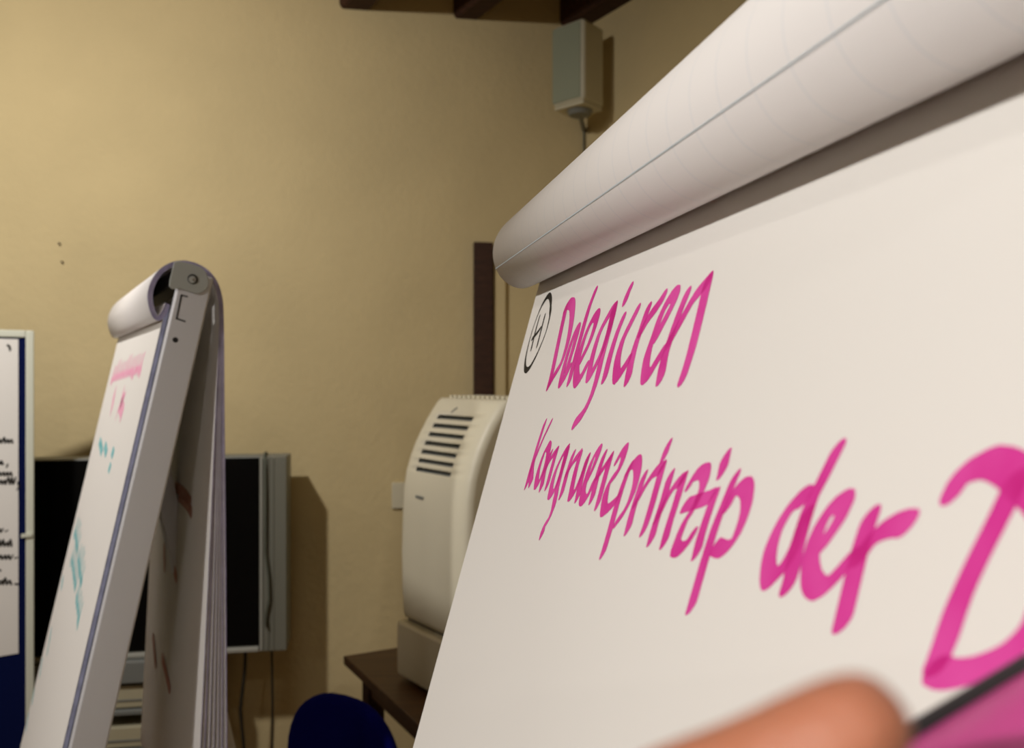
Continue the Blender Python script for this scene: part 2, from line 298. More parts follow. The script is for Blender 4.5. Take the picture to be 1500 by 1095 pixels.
# ------------------------------------------------------------------ data
DATA = {
  "near": {
    "delegieren": [[[129.9,-38.1],[133.4,-56.4],[137.5,-76.6],[141.6,-95.1],[141.9,-106.4]],[[129.9,-38.1],[136.9,-35.2],[148.4,-37.7],[158.4,-51.2],[164.2,-69.4],[161.8,-87.1],[150.3,-98.0],[141.9,-106.4]],[[182.7,-91.5],[184.3,-77.0],[183.9,-61.7],[178.4,-61.8],[173.9,-75.3],[173.0,-92.7],[175.5,-103.4],[182.3,-99.4],[187.5,-92.9]],[[202.2,-32.5],[197.7,-46.3],[196.8,-67.1],[197.0,-89.1],[197.8,-102.1]],[[213.7,-85.7],[222.8,-72.3],[225.5,-55.7],[219.0,-52.6],[210.1,-61.5],[206.0,-76.6],[208.0,-93.2],[217.0,-102.7],[224.3,-99.5],[230.1,-92.2]],[[258.0,-50.5],[252.2,-53.0],[240.6,-67.1],[238.8,-85.1],[242.2,-98.4],[248.4,-94.9],[257.4,-79.8],[260.0,-61.2],[258.7,-50.6]],[[258.2,-50.0],[260.3,-65.9],[260.2,-86.9],[261.2,-100.8],[259.2,-113.5],[251.7,-125.4],[239.1,-133.7]],[[281.8,-60.0],[278.0,-70.4],[276.3,-83.9],[277.0,-99.7]],[[280.2,-39.0],[278.0,-42.7],[277.9,-45.5]],[[304.6,-56.4],[298.6,-65.1],[292.6,-75.6],[292.6,-88.3],[299.4,-99.2],[306.1,-96.0],[312.5,-89.6]],[[322.9,-57.2],[320.8,-68.2],[318.1,-80.9],[318.5,-92.1],[320.4,-100.9]],[[321.9,-69.9],[329.4,-61.7],[337.2,-56.1],[342.4,-51.3]],[[347.9,-75.3],[353.3,-67.4],[360.3,-56.1],[359.9,-51.3],[353.8,-52.5],[347.1,-61.6],[344.1,-74.3],[342.0,-86.4],[346.2,-98.6],[351.9,-97.9],[357.7,-91.3],[362.8,-85.6]],[[375.5,-53.7],[372.2,-63.8],[369.5,-75.8],[367.8,-89.4],[369.7,-100.2]],[[369.2,-79.4],[378.2,-67.1],[386.0,-56.6],[394.5,-50.6],[398.2,-48.3]],[[398.4,-48.7],[399.3,-63.4],[399.9,-77.5],[399.8,-88.9],[398.2,-100.3]]],
    "kongruenzprinzip": [[[160.6,-138.4],[157.5,-155.4],[156.1,-174.2],[155.8,-190.4]],[[177.1,-137.4],[169.2,-149.1],[161.8,-164.0],[158.5,-175.1],[166.7,-187.1]],[[187.4,-155.2],[181.4,-162.1],[179.1,-176.2],[183.9,-186.0],[190.1,-181.8],[194.2,-168.8],[192.2,-157.1],[186.9,-154.7]],[[199.5,-160.4],[196.6,-174.2],[199.0,-186.2]],[[195.8,-174.3],[203.9,-162.7],[212.2,-156.9]],[[212.9,-156.9],[212.4,-172.3],[212.6,-183.2]],[[237.3,-153.0],[231.4,-157.3],[223.6,-171.0],[224.2,-184.9],[228.0,-187.5],[234.2,-181.3],[238.4,-166.1],[238.4,-155.0]],[[237.3,-153.0],[237.8,-166.1],[238.6,-182.8],[240.9,-195.0],[237.5,-204.4],[231.4,-210.8],[231.3,-216.6]],[[253.5,-155.7],[251.4,-168.7],[251.4,-184.1]],[[251.4,-168.7],[259.3,-159.2],[266.8,-153.9]],[[268.5,-154.7],[268.2,-165.7],[270.1,-178.3],[272.1,-182.0],[278.2,-177.2],[283.3,-164.9],[285.5,-155.4]],[[285.1,-155.0],[284.0,-168.6],[286.1,-180.9]],[[295.9,-168.1],[300.7,-159.0],[303.3,-148.9],[300.1,-148.8],[294.6,-156.9],[292.9,-168.5],[294.3,-178.7],[299.1,-180.8],[304.6,-176.2],[308.2,-167.4]],[[313.9,-150.2],[312.1,-160.5],[312.9,-177.7]],[[314.2,-162.1],[321.0,-155.4],[325.7,-150.4]],[[325.8,-150.9],[325.3,-165.2],[325.1,-179.4]],[[338.2,-150.0],[341.2,-145.8],[345.5,-143.7],[346.1,-148.8],[344.1,-155.8],[336.7,-162.8],[333.5,-168.5],[334.8,-176.1],[337.9,-180.8],[344.4,-178.0],[350.7,-173.6],[353.3,-170.7]],[[359.5,-152.4],[356.7,-161.1],[354.9,-173.8],[354.4,-189.7],[353.1,-203.2]],[[358.1,-155.1],[363.3,-149.9],[368.4,-149.0],[372.7,-156.5],[372.3,-167.0],[367.7,-176.6],[361.4,-183.4]],[[381.5,-155.4],[379.9,-165.1],[378.7,-176.3],[378.9,-184.2]],[[380.6,-169.1],[386.5,-159.7],[393.9,-151.2],[400.9,-148.1]],[[401.5,-148.0],[400.9,-160.4],[400.1,-173.3],[398.8,-180.9]],[[401.4,-136.5],[400.8,-139.8],[400.5,-142.1]],[[413.0,-151.1],[412.3,-162.3],[410.3,-176.0],[410.1,-183.6]],[[410.7,-172.4],[416.2,-160.9],[422.0,-153.5],[427.2,-150.7]],[[427.6,-150.4],[426.8,-161.0],[425.2,-173.2],[425.0,-181.8]],[[435.9,-151.6],[439.2,-147.0],[445.8,-144.6],[448.6,-146.7],[448.9,-151.9],[445.4,-161.4],[440.5,-168.8],[438.5,-174.9],[437.7,-181.7],[443.1,-181.3],[448.0,-177.1],[450.3,-173.4]],[[436.6,-162.0],[445.0,-159.1],[453.1,-156.5],[458.6,-154.3]],[[461.0,-153.7],[459.5,-162.2],[458.4,-171.8],[458.4,-179.6]],[[462.1,-136.4],[462.4,-139.5],[462.6,-142.6]],[[474.1,-144.3],[471.8,-152.5],[468.7,-164.4],[466.9,-178.4],[466.0,-191.6],[465.4,-201.6]],[[474.3,-155.9],[477.0,-149.5],[482.3,-146.5],[486.3,-148.2],[488.5,-154.3],[487.6,-163.1],[484.7,-169.4],[479.5,-173.5],[472.8,-173.8]]],
    "der": [[[524.7,-144.6],[521.5,-146.1],[516.2,-152.7],[512.3,-163.0],[512.9,-171.8],[516.0,-176.7],[519.5,-173.9],[523.6,-168.6],[526.9,-160.0],[528.1,-151.3]],[[536.1,-126.9],[532.4,-137.0],[528.8,-146.6],[527.7,-156.6],[527.5,-165.1],[528.0,-171.4],[527.7,-176.0]],[[538.7,-160.7],[542.0,-156.3],[546.0,-149.1],[547.1,-144.0],[544.8,-143.4],[540.3,-146.9],[536.6,-154.8],[536.1,-163.8],[539.1,-170.6],[544.0,-172.7],[548.0,-170.4],[551.9,-165.8],[555.8,-160.5]],[[560.2,-146.2],[559.3,-155.1],[559.2,-164.3],[559.3,-173.5],[559.3,-179.2]],[[560.3,-157.7],[563.3,-152.5],[567.6,-148.3],[572.9,-145.6],[576.1,-144.9]]],
    "d_capital": [[[609.1,-128.7],[606.9,-137.0],[603.4,-149.2],[600.5,-161.5],[599.2,-172.3],[598.2,-178.1]],[[590.3,-132.7],[591.5,-129.4],[595.2,-126.2],[600.2,-124.0],[605.8,-124.7],[610.8,-127.2],[618.2,-131.7],[623.2,-138.8],[624.8,-147.8],[623.7,-158.4],[620.7,-164.9],[617.2,-169.6],[613.2,-173.4],[607.6,-177.3],[602.3,-179.8],[598.7,-180.2]]],
    "circled_h": [[[76.6,-34.8],[70.7,-26.4],[58.9,-19.6],[47.8,-20.9],[34.5,-31.8],[26.7,-53.6],[28.6,-76.0],[37.1,-88.5],[48.0,-92.3],[59.7,-88.4],[73.2,-75.1],[83.0,-56.2],[81.2,-40.6],[76.7,-34.3]],[[41.6,-38.7],[40.8,-51.2],[43.5,-71.6]],[[61.8,-39.0],[62.7,-53.4],[63.7,-68.9]],[[35.6,-60.7],[47.6,-56.4],[57.8,-51.5]]]},
  "far": {
    "pink_heading": [[[75.0,-103.6],[86.2,-82.0],[92.6,-72.8],[87.1,-79.4],[88.4,-97.0],[97.3,-108.0],[105.6,-95.3],[115.9,-80.8],[121.7,-71.5],[116.8,-78.2],[117.9,-91.3],[126.1,-98.0],[136.2,-94.1],[145.7,-76.9],[151.0,-61.5],[146.5,-72.5],[147.5,-90.1],[155.1,-96.7],[166.9,-92.8],[177.5,-75.7],[183.5,-60.2],[178.4,-71.2],[179.6,-88.8],[188.0,-95.5],[197.5,-91.6],[207.6,-77.0],[213.4,-67.8],[208.5,-74.4],[209.6,-87.6],[217.7,-94.2],[228.1,-90.3],[238.5,-75.8],[244.4,-66.5],[239.4,-73.2],[240.5,-86.3],[248.8,-93.0],[258.8,-89.1],[269.2,-74.9],[275.2,-66.4],[270.1,-72.5],[271.3,-85.1],[279.7,-91.7],[289.4,-87.8],[300.0,-73.3],[306.1,-64.0],[300.9,-70.7],[302.1,-83.8],[310.7,-90.5],[320.0,-86.6],[330.6,-69.4],[336.6,-54.0],[331.5,-65.0],[332.7,-82.6],[341.1,-89.2],[350.6,-85.3],[359.7,-68.2],[364.9,-52.8],[360.5,-63.8],[361.5,-81.3],[368.8,-88.0],[381.2,-84.1],[391.7,-69.5],[397.7,-60.3],[392.6,-66.9],[393.8,-80.1],[402.2,-86.7],[411.9,-82.8],[422.0,-68.3],[427.7,-59.0],[422.8,-65.7],[424.0,-78.8],[432.0,-85.5],[442.5,-88.6],[452.0,-67.0],[457.5,-57.8],[452.9,-64.4],[453.9,-82.0],[461.6,-93.0],[473.1,-80.3],[482.1,-65.5],[487.2,-55.5],[482.8,-62.6],[483.8,-76.3],[491.0,-83.0],[503.8,-79.1],[514.4,-64.9],[520.5,-56.4],[515.3,-62.5],[516.5,-75.1],[525.0,-81.7],[534.4,-84.8],[545.9,-63.3],[552.5,-54.0],[546.9,-60.6],[548.2,-78.2],[557.5,-89.2]]],
    "pink_words": [[[207.9,-126.4],[221.5,-148.2],[231.9,-166.6]],[[363.3,-125.2],[368.5,-136.4],[384.0,-148.3]],[[401.7,-135.7],[358.3,-153.1],[350.0,-170.8]],[[367.8,-150.7],[419.2,-161.2],[432.5,-170.2]]],
    "turquoise_notes": [[[135.4,-238.8],[240.6,-258.4]],[[260.5,-240.1],[328.1,-253.7]],[[412.7,-240.2],[443.6,-246.5]],[[425.5,-269.9],[448.5,-274.2]]],
    "turquoise_block": [[[60.0,-460.8],[70.1,-435.3],[75.8,-424.4],[70.9,-432.2],[72.1,-453.0],[80.1,-466.0],[88.5,-456.0],[97.7,-438.9],[103.0,-427.9],[98.5,-435.7],[99.5,-451.3],[106.9,-459.1],[116.9,-459.6],[125.4,-439.3],[130.2,-421.1],[126.1,-434.1],[127.1,-454.9],[133.9,-462.7],[145.4,-463.1],[154.9,-442.8],[160.3,-424.6],[155.7,-437.6],[156.8,-458.4],[164.4,-466.2],[173.8,-466.6],[182.9,-449.5],[188.1,-438.6],[183.7,-446.4],[184.8,-462.0],[192.0,-469.8],[202.3,-470.2],[211.6,-453.0],[216.9,-442.1],[212.4,-449.9],[213.5,-465.5],[220.9,-473.3]],[[259.2,-477.2],[268.7,-460.5],[274.1,-450.5],[269.5,-457.6],[270.6,-472.6],[278.1,-480.4],[287.7,-480.8],[297.3,-463.6],[302.7,-452.7],[298.1,-460.5],[299.2,-476.1],[306.8,-483.9],[316.2,-484.3],[325.7,-464.0],[331.1,-445.8],[326.5,-458.8],[327.6,-479.6],[335.2,-487.4],[344.6,-487.9],[352.8,-467.6],[357.5,-449.4],[353.5,-462.4],[354.4,-483.2],[361.0,-491.0],[373.1,-491.4],[382.5,-474.2],[387.9,-463.3],[383.3,-471.1],[384.4,-486.7],[392.0,-494.5],[401.5,-494.9],[410.6,-477.8],[415.8,-466.9],[411.4,-474.7],[412.4,-490.3],[419.7,-498.1]],[[130.0,-508.8],[140.1,-483.3],[145.8,-472.4],[140.9,-480.2],[142.1,-501.0],[150.1,-514.0],[158.6,-503.5],[167.8,-486.3],[173.1,-475.4],[168.6,-483.2],[169.7,-498.8],[177.0,-506.6],[187.1,-506.5],[195.6,-486.2],[200.5,-468.0],[196.3,-481.0],[197.3,-501.8],[204.1,-509.6],[215.7,-509.5],[225.2,-489.2],[230.7,-471.0],[226.1,-484.0],[227.1,-504.8],[234.8,-512.6],[244.3,-512.5],[253.4,-495.3],[258.6,-484.4],[254.2,-492.2],[255.2,-507.8],[262.5,-515.6],[272.9,-515.5],[282.2,-498.3],[287.5,-487.4],[283.0,-495.2],[284.0,-510.8],[291.5,-518.6],[301.4,-518.5],[310.9,-501.7],[316.3,-491.7],[311.7,-498.9],[312.8,-513.8],[320.3,-521.6],[330.0,-521.5],[339.6,-504.3],[345.1,-493.4],[340.4,-501.2],[341.5,-516.8],[349.2,-524.6]],[[387.1,-527.5],[396.6,-507.2],[402.1,-489.0],[397.5,-502.0],[398.5,-522.8],[406.2,-530.6],[415.7,-530.5],[423.9,-510.2],[428.6,-492.0],[424.6,-505.0],[425.5,-525.8],[432.1,-533.6],[444.3,-533.5],[453.7,-516.3],[459.1,-505.4],[454.5,-513.2],[455.6,-528.8],[463.2,-536.6],[472.9,-536.5],[481.9,-519.3],[487.1,-508.4],[482.7,-516.2],[483.7,-531.8],[491.0,-539.6],[501.4,-547.8],[510.0,-522.3],[514.9,-511.4],[510.7,-519.2],[511.7,-540.0],[518.6,-553.0]]],
    "turquoise_lines": [[[47.0,-563.3],[77.1,-582.1]],[[62.9,-676.0],[88.4,-696.4]],[[90.3,-700.8],[103.7,-719.1]],[[24.1,-754.6],[54.9,-783.3]],[[5.2,-829.7],[33.3,-850.8]],[[11.5,-881.2],[42.5,-907.8]]]},
  "near_prof": [[4.3,12.0],[-0.0,2.1],[-10.0,-3.7],[-21.4,-5.4],[-34.2,-0.2],[-44.0,11.2],[-48.2,26.2],[-46.1,42.1],[-37.0,57.6],[-21.4,70.7]],
  "far_prof": [[12.9,30.7],[6.4,14.2],[-2.1,3.4],[-12.7,6.4],[-20.1,24.5],[-22.2,47.3],[-15.9,70.6],[-2.1,91.2],[18.3,104.4],[42.3,107.5],[68.0,98.9],[87.3,80.0],[97.6,51.8],[101.0,6.3],[102.2,-150.2],[104.5,-391.2],[106.8,-747.3]],
  "rail": {"front_top":[4.9,1.9],"back_top":[64.9,4.2],"hole":[17.8,-30.0],"screw":[45.0,73.7],"slot":[[36.2,43.9],[27.5,45.8],[19.9,5.9],[32.9,1.8]],"plate":[[15.6,99.4],[25.3,102.5],[56.0,95.6],[67.2,84.6],[70.5,69.5],[66.1,57.4],[54.9,49.7],[42.8,51.3],[25.3,56.1],[8.1,58.5]]},
  "nearF": {"P0":[0.0278,0.8,1.6774],"rz":-1.35091,"th":0.27227},
  "farF": {"P0":[-0.9561,1.9051,1.676],"rz":-1.00796,"th":0.21118},
  "red": [[[323.8,-324.9],[426.7,-326.8],[498.8,-335.2]],[[372.7,-339.1],[463.5,-344.0],[512.6,-353.2]],[[218.4,-472.2],[236.7,-514.5]],[[323.8,-482.3],[388.4,-505.0]],[[121.5,-698.5],[180.7,-744.7]],[[263.7,-704.4],[323.8,-722.9],[372.7,-735.9]]],
  "pin": [[[-213.8,-350.5],[-209.6,-340.3],[-204.4,-351.0],[-199.7,-340.7],[-195.8,-351.4],[-191.2,-341.1],[-185.8,-351.8],[-180.4,-341.6],[-175.5,-352.3],[-171.0,-342.0],[-165.4,-352.8],[-161.1,-342.4],[-155.5,-353.2],[-150.0,-342.9],[-145.7,-353.7],[-141.2,-336.9],[-135.5,-354.2],[-129.6,-343.8],[-125.6,-354.6],[-120.4,-337.8],[-115.6,-355.1],[-111.2,-344.6],[-106.3,-355.5],[-102.2,-338.6],[-96.4,-356.0],[-92.5,-345.4],[-87.3,-356.4],[-81.4,-339.5],[-77.0,-356.9],[-72.1,-346.3],[-67.2,-357.3],[-62.8,-346.8],[-58.2,-357.8]],[[-213.8,-414.1],[-209.9,-406.0],[-204.9,-414.7],[-200.6,-401.6],[-195.5,-415.3],[-190.3,-407.2],[-184.5,-415.9],[-180.3,-407.8],[-174.6,-416.5],[-169.5,-408.4],[-165.1,-417.1],[-160.5,-403.9],[-155.5,-417.7],[-150.3,-409.6],[-144.5,-418.4],[-140.5,-410.2],[-135.1,-419.0],[-130.6,-405.6],[-125.5,-419.6],[-121.1,-411.3],[-115.2,-420.2],[-110.6,-411.9],[-106.6,-420.7],[-101.2,-412.5],[-95.7,-421.4],[-89.7,-413.2],[-85.0,-422.1]],[[-213.8,-450.6],[-209.8,-434.2],[-205.2,-451.2],[-199.5,-434.9],[-194.4,-452.0],[-190.4,-435.5],[-186.3,-452.6],[-181.6,-442.4],[-177.3,-453.2],[-172.2,-443.0],[-167.7,-453.9],[-163.9,-443.6],[-159.1,-454.5],[-154.5,-444.2],[-148.6,-455.2],[-143.5,-445.0],[-137.6,-456.0],[-132.8,-445.7],[-128.7,-456.6],[-124.7,-439.8],[-120.5,-457.2],[-115.1,-446.9],[-109.9,-457.9],[-104.8,-441.2],[-100.3,-458.6],[-94.3,-448.3],[-88.5,-459.4],[-83.9,-449.0],[-78.5,-460.1],[-74.1,-449.7],[-69.6,-460.8],[-64.7,-450.3],[-60.2,-461.4]],[[-213.8,-476.7],[-208.8,-464.5],[-203.3,-477.5],[-198.6,-465.3],[-194.7,-478.1],[-190.4,-458.3],[-186.2,-478.8],[-182.0,-466.5],[-177.9,-479.4],[-174.0,-467.1],[-169.0,-480.1],[-163.1,-467.9],[-157.3,-481.0],[-152.1,-461.1],[-146.7,-481.8],[-141.8,-469.5],[-137.0,-482.6],[-131.2,-462.6],[-125.4,-483.4],[-119.5,-471.1],[-115.0,-484.2],[-110.1,-464.1],[-105.5,-485.0],[-100.7,-472.5],[-95.3,-485.7],[-89.9,-473.3],[-85.2,-486.5],[-80.4,-474.0],[-76.2,-487.2],[-70.1,-467.0],[-64.7,-488.1],[-60.6,-467.7],[-56.3,-488.7],[-50.2,-468.4]],[[-44.5,-483.1],[-40.8,-496.4],[-46.3,-506.8]],[[-213.8,-623.7],[-208.3,-607.6],[-203.3,-624.8],[-198.4,-608.7],[-193.8,-625.9],[-189.2,-615.9],[-185.0,-626.9],[-180.9,-610.5],[-175.3,-628.0],[-171.2,-617.9],[-165.6,-629.1],[-160.6,-619.1],[-156.5,-630.1],[-151.3,-613.7],[-145.9,-631.3],[-141.0,-614.8],[-136.2,-632.3],[-132.2,-615.8],[-127.1,-633.4],[-122.1,-623.3],[-116.9,-634.5],[-112.7,-624.3],[-108.6,-635.4],[-102.8,-625.4],[-98.3,-636.6],[-93.6,-626.4],[-89.4,-637.6],[-84.3,-627.4]],[[-213.8,-666.4],[-208.1,-654.6],[-203.9,-667.6],[-199.1,-655.7],[-195.2,-668.7],[-191.2,-649.0],[-185.8,-669.8],[-181.2,-657.8],[-176.6,-671.0],[-171.3,-659.0],[-167.3,-672.1],[-161.7,-660.1],[-156.5,-673.4],[-150.7,-661.4],[-146.0,-674.7],[-140.5,-662.6],[-135.8,-675.9],[-131.6,-656.0],[-127.4,-676.9],[-122.5,-664.8],[-118.0,-678.1],[-112.0,-666.0],[-106.6,-679.5],[-102.7,-667.1],[-98.5,-680.5],[-94.3,-660.4],[-89.0,-681.6],[-83.9,-661.6],[-79.4,-682.8],[-73.6,-670.6],[-69.1,-684.0],[-64.8,-663.8],[-60.7,-685.1]],[[-213.8,-706.0],[-208.2,-686.7],[-202.6,-707.5],[-197.9,-688.0],[-193.5,-708.7],[-188.0,-696.8],[-182.9,-710.1],[-178.2,-698.1],[-173.9,-711.3],[-168.9,-691.7],[-164.3,-712.5],[-159.6,-692.9],[-155.5,-713.7],[-150.0,-701.7],[-145.5,-715.0],[-139.7,-703.0],[-134.6,-716.4],[-130.0,-696.6],[-124.2,-717.8],[-120.2,-697.9],[-114.3,-719.1],[-110.0,-699.1],[-105.2,-720.3],[-100.9,-708.0],[-95.7,-721.5],[-90.6,-709.3],[-84.9,-722.9],[-79.2,-710.8],[-74.9,-724.3],[-69.6,-712.0],[-64.2,-725.7],[-58.0,-713.5]],[[-213.8,-783.2],[-208.1,-771.5],[-204.0,-784.6],[-199.3,-765.3],[-195.1,-786.0],[-189.7,-766.7],[-185.3,-787.4],[-179.6,-775.7],[-174.0,-789.1],[-169.7,-777.1],[-164.4,-790.6],[-159.9,-778.6],[-154.5,-792.0],[-149.6,-772.5],[-143.6,-793.7],[-137.9,-781.8],[-132.9,-795.3],[-127.0,-783.4],[-122.5,-796.8],[-117.7,-784.8],[-113.3,-798.2],[-107.5,-786.3],[-102.0,-799.9],[-96.8,-787.8],[-92.0,-801.4],[-87.2,-789.2],[-82.9,-802.8],[-78.8,-782.7],[-72.8,-804.3],[-67.5,-792.1],[-61.5,-806.0]],[[-71.8,-425.0],[-73.7,-433.5]],[[-77.3,-635.7],[-71.8,-634.1]],[[-51.8,-723.0],[-46.3,-723.7]],[[-51.8,-805.2],[-42.7,-808.8]],[[-97.1,-753.5],[-89.9,-758.8]],[[-71.8,-47.8],[-66.4,-54.1],[-64.6,-64.9]],[[-109.6,-416.3],[-82.7,-424.4]]],
  "pin_ref": {"paper_right":[-42.7,-470.2],"paper_top":[-73.7,-28.5],"paper_bot":[-55.5,-1027.6],"B0":[-1.5339,2.52,1.7356]}}

# ------------------------------------------------------------------ flip charts
def extrude_profile(name, prof, t0, t1, thick, m, edge_m, parent):
    """a sheet: open profile (y, z) swept along local x, with thickness; edges get edge_m"""
    bm = bmesh.new(); n = len(prof); inner = []
    for i, p in enumerate(prof):
        a = prof[max(i - 1, 0)]; b = prof[min(i + 1, n - 1)]; dx, dz = b[0] - a[0], b[1] - a[1]; l = math.hypot(dx, dz) or 1
        inner.append((p[0] + dz / l * thick, p[1] - dx / l * thick))
    V = [[bm.verts.new((t, q[0], q[1])) for q in prof] + [bm.verts.new((t, q[0], q[1])) for q in inner] for t in (t0, t1)]
    for i in range(n - 1):
        f = bm.faces.new((V[0][i], V[0][i + 1], V[1][i + 1], V[1][i])); f.smooth = True
        f = bm.faces.new((V[0][n + i], V[1][n + i], V[1][n + i + 1], V[0][n + i + 1])); f.smooth = True
        for k in (0, 1):
            f = bm.faces.new((V[k][i], V[k][n + i], V[k][n + i + 1], V[k][i + 1])); f.material_index = 1
    for i in (0, n - 1): f = bm.faces.new((V[0][i], V[1][i], V[1][n + i], V[0][n + i])); f.material_index = 1
    return link(name, bm, m, parent, extra=[edge_m])
WID = .68
def make_chart(F, labels, prof, nsheets, fan, near):
    P0 = F['P0']; th = F['th']; z0 = P0[2]; sn, cs = math.sin(th), math.cos(th)
    ch = empty('flip_chart', (P0[0], P0[1], 0), F['rz'], labels[0], 'flip chart', 'flip charts')
    pd = empty('flip_chart_pad', (P0[0], P0[1], 0), F['rz'], labels[1], 'paper pad', 'flip chart pads')
    def pl(t, s, off):          # point on the leaning plane, off = distance behind the front sheet
        return (t, s * sn + off * cs, z0 + s * cs - off * sn)
    def lean(name, t0, t1, s0, s1, o0, o1, m, par, bevel=0):
        bm = bmesh.new(); vs = [bm.verts.new(pl(t, s, o)) for t in (t0, t1) for s in (s0, s1) for o in (o0, o1)]
        for f in ((0, 1, 3, 2), (4, 6, 7, 5), (0, 4, 5, 1), (2, 3, 7, 6), (0, 2, 6, 4), (1, 5, 7, 3)): bm.faces.new([vs[i] for i in f])
        return link(name, bm, m, par, bevel=bevel)
    # ---- pad
    lean('front_sheet', 0, WID, -.96, .03, 0, .0004, M['paper'], pd)
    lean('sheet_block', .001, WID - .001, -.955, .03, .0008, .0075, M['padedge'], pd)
    L = smooth_line(prof, 6)
    for k in range(nsheets):
        q = []
        for i, (y, z) in enumerate(L):
            f = i / (len(L) - 1)
            # inner sheets lie closer to the chart and fan out as they hang
            a = L[max(i - 1, 0)]; b = L[min(i + 1, len(L) - 1)]; dx, dz = b[0] - a[0], b[1] - a[1]; l = math.hypot(dx, dz) or 1
            down = max(0, -z) if y > .03 else 0
            g = k * (.0011 + fan * down)
            q.append((y + dz / l * g, z0 + z - dx / l * g))
        dt = random.uniform(-.003, .003) if k else 0
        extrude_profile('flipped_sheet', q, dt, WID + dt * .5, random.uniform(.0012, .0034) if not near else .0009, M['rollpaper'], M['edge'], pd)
    # ---- chart: board, side rails, clamp bar with end plates, legs
    lean('board', 0, WID, -.99, .03, .009, .024, M['frame'], ch, .002)
    for side in (0, 1):
        t0, t1 = (WID + .0015, WID + .021) if side else (-.0185, -.0015)
        rail = lean('side_rail', t0, t1, -z0 / cs + .09, .094, .008, .062, M['grey'], ch, .004)
        tx = t1 if side else t0; sg = 1 if side else -1
        def face(p, e): return (tx + sg * e, p[0], z0 + p[1])
        def strip(name, poly, e0, e1, m, bevel=0):
            return link(name, prism(poly, lambda p: face(p, e0), lambda p: face(p, e1)), m, rail, bevel=bevel)
        sc = [(a / 1000, b / 1000) for a, b in DATA['rail']['plate']]
        strip('clamp_plate', [tuple(p) for p in smooth_line(sc + sc[:1], 3)[:-1]], .0003, .0035, M['plate'], .0008)
        def disc(c, r, n=16): return [(c[0] + r * math.cos(2 * math.pi * k / n), c[1] + r * math.sin(2 * math.pi * k / n)) for k in range(n)]
        s_ = DATA['rail']['screw']; h_ = DATA['rail']['hole']
        strip('screw_ring', disc((s_[0] / 1000, s_[1] / 1000), .0085), .0036, .0046, M['dark'])
        strip('screw', disc((s_[0] / 1000 - .001, s_[1] / 1000 - .001), .0062), .0040, .0066, M['plate'], .001)
        strip('screw_centre', disc((s_[0] / 1000 + .001, s_[1] / 1000 - .001), .0022), .0060, .0074, M['chrome'])
        strip('bolt_hole', disc((h_[0] / 1000, h_[1] / 1000), .0045), .0001, .0006, M['dark'])
        S = [(a / 1000, b / 1000) for a, b in DATA['rail']['slot']]
        bm = bmesh.new()
        for a, b in zip(S, S[1:]):
            d = Vector((b[0] - a[0], b[1] - a[1])).normalized() * .0013; nn = Vector((-d.y, d.x))
            c = [Vector(a) - d + nn, Vector(b) + d + nn, Vector(b) + d - nn, Vector(a) - d - nn]
            va = [bm.verts.new(face(v, .0001)) for v in c]; vb = [bm.verts.new(face(v, .0006)) for v in c]
            bm.faces.new(va); bm.faces.new(vb)
            for i in range(4): bm.faces.new((va[i], va[(i + 1) % 4], vb[(i + 1) % 4], vb[i]))
        link('bracket_slot', bm, M['dark'], rail)
        foot = boxo('foot', (t0 - .006, t1 + .006, (-z0 / cs + .09) * sn - .04, (-z0 / cs + .09) * sn + .07, 0.0, z0 + (-z0 / cs + .09) * cs - .0), M['dark'], rail, .006)
    clamp = link('clamp_bar', prism([(.012, .062), (.024, .098), (.046, .096), (.052, .085), (.046, .058)], lambda p: (-.001, p[0], z0 + p[1]), lambda p: (WID + .001, p[0], z0 + p[1])), M['dark'], ch, bevel=.004)
    boxo('back_strut', (WID / 2 - .02, WID / 2 + .02, -.02, .02, 0, 1.52), M['grey'], ch, .004,
         Matrix.Translation((0, .30 if near else .34, 0)) @ Matrix.Rotation(R(12), 4, 'X'))
    return ch, pd, pl
NP = [(a / 1000, b / 1000) for a, b in DATA['near_prof']]
NP += [(.004, .087), (.035, .096), (.066, .088), (.088, .066), (.097, .035), (.099, -.02), (.100, -.16), (.102, -.42), (.104, -.78)]
FP = [(a / 1000, b / 1000) for a, b in DATA['far_prof']]
FP.append((FP[-1][0] + .001, -.985))
nch, npd, npl = make_chart(DATA['nearF'], ('grey flip chart stand nearest the viewer, behind the big magenta writing', 'large white paper pad with magenta handwriting, nearest the viewer'), NP, 3, .006, True)
fch, fpd, fpl = make_chart(DATA['farF'], ('grey flip chart stand seen edge-on in front of the television', 'white flip chart pad seen edge-on with pink heading and purple-shaded sheet edges'), FP, 7, .0085, False)
nplace = lambda t, s, e: npl(t, s, -e)
fplace = lambda t, s, e: fpl(t, s, -e)
NBS = {'delegieren': nib(.0064, .0030, R(54), 12), 'kongruenzprinzip': nib(.0057, .0016, R(54), 12), 'der': nib(.0061, .0022, R(54), 12), 'd_capital': nib(.0061, .0026, R(54), 12)}
fs = [c for c in npd.children if c.name.startswith('front_sheet')][0]
for key, nm, lab in (('delegieren', 'handwritten_word', 'magenta handwritten word Delegieren'), ('kongruenzprinzip', 'handwritten_word', 'magenta handwritten word Kongruenzprinzip'),
                     ('der', 'handwritten_word', 'magenta handwritten word der'), ('d_capital', 'handwritten_letter', 'large magenta capital letter D')):
    writing(nm, DATA['near'][key], NBS[key], nplace, M['pink'], fs, lab, over=M['pinkdark'])
writing('drawn_oval', DATA['near']['circled_h'][:1], nib(.0033, .0011, R(75), 10), nplace, M['blk'], fs, 'black oval drawn around a letter', 8)
writing('handwritten_letter', DATA['near']['circled_h'][1:], nib(.0026, .0015, R(60), 10), nplace, M['blk'], fs, 'black letter H inside the oval', 8)
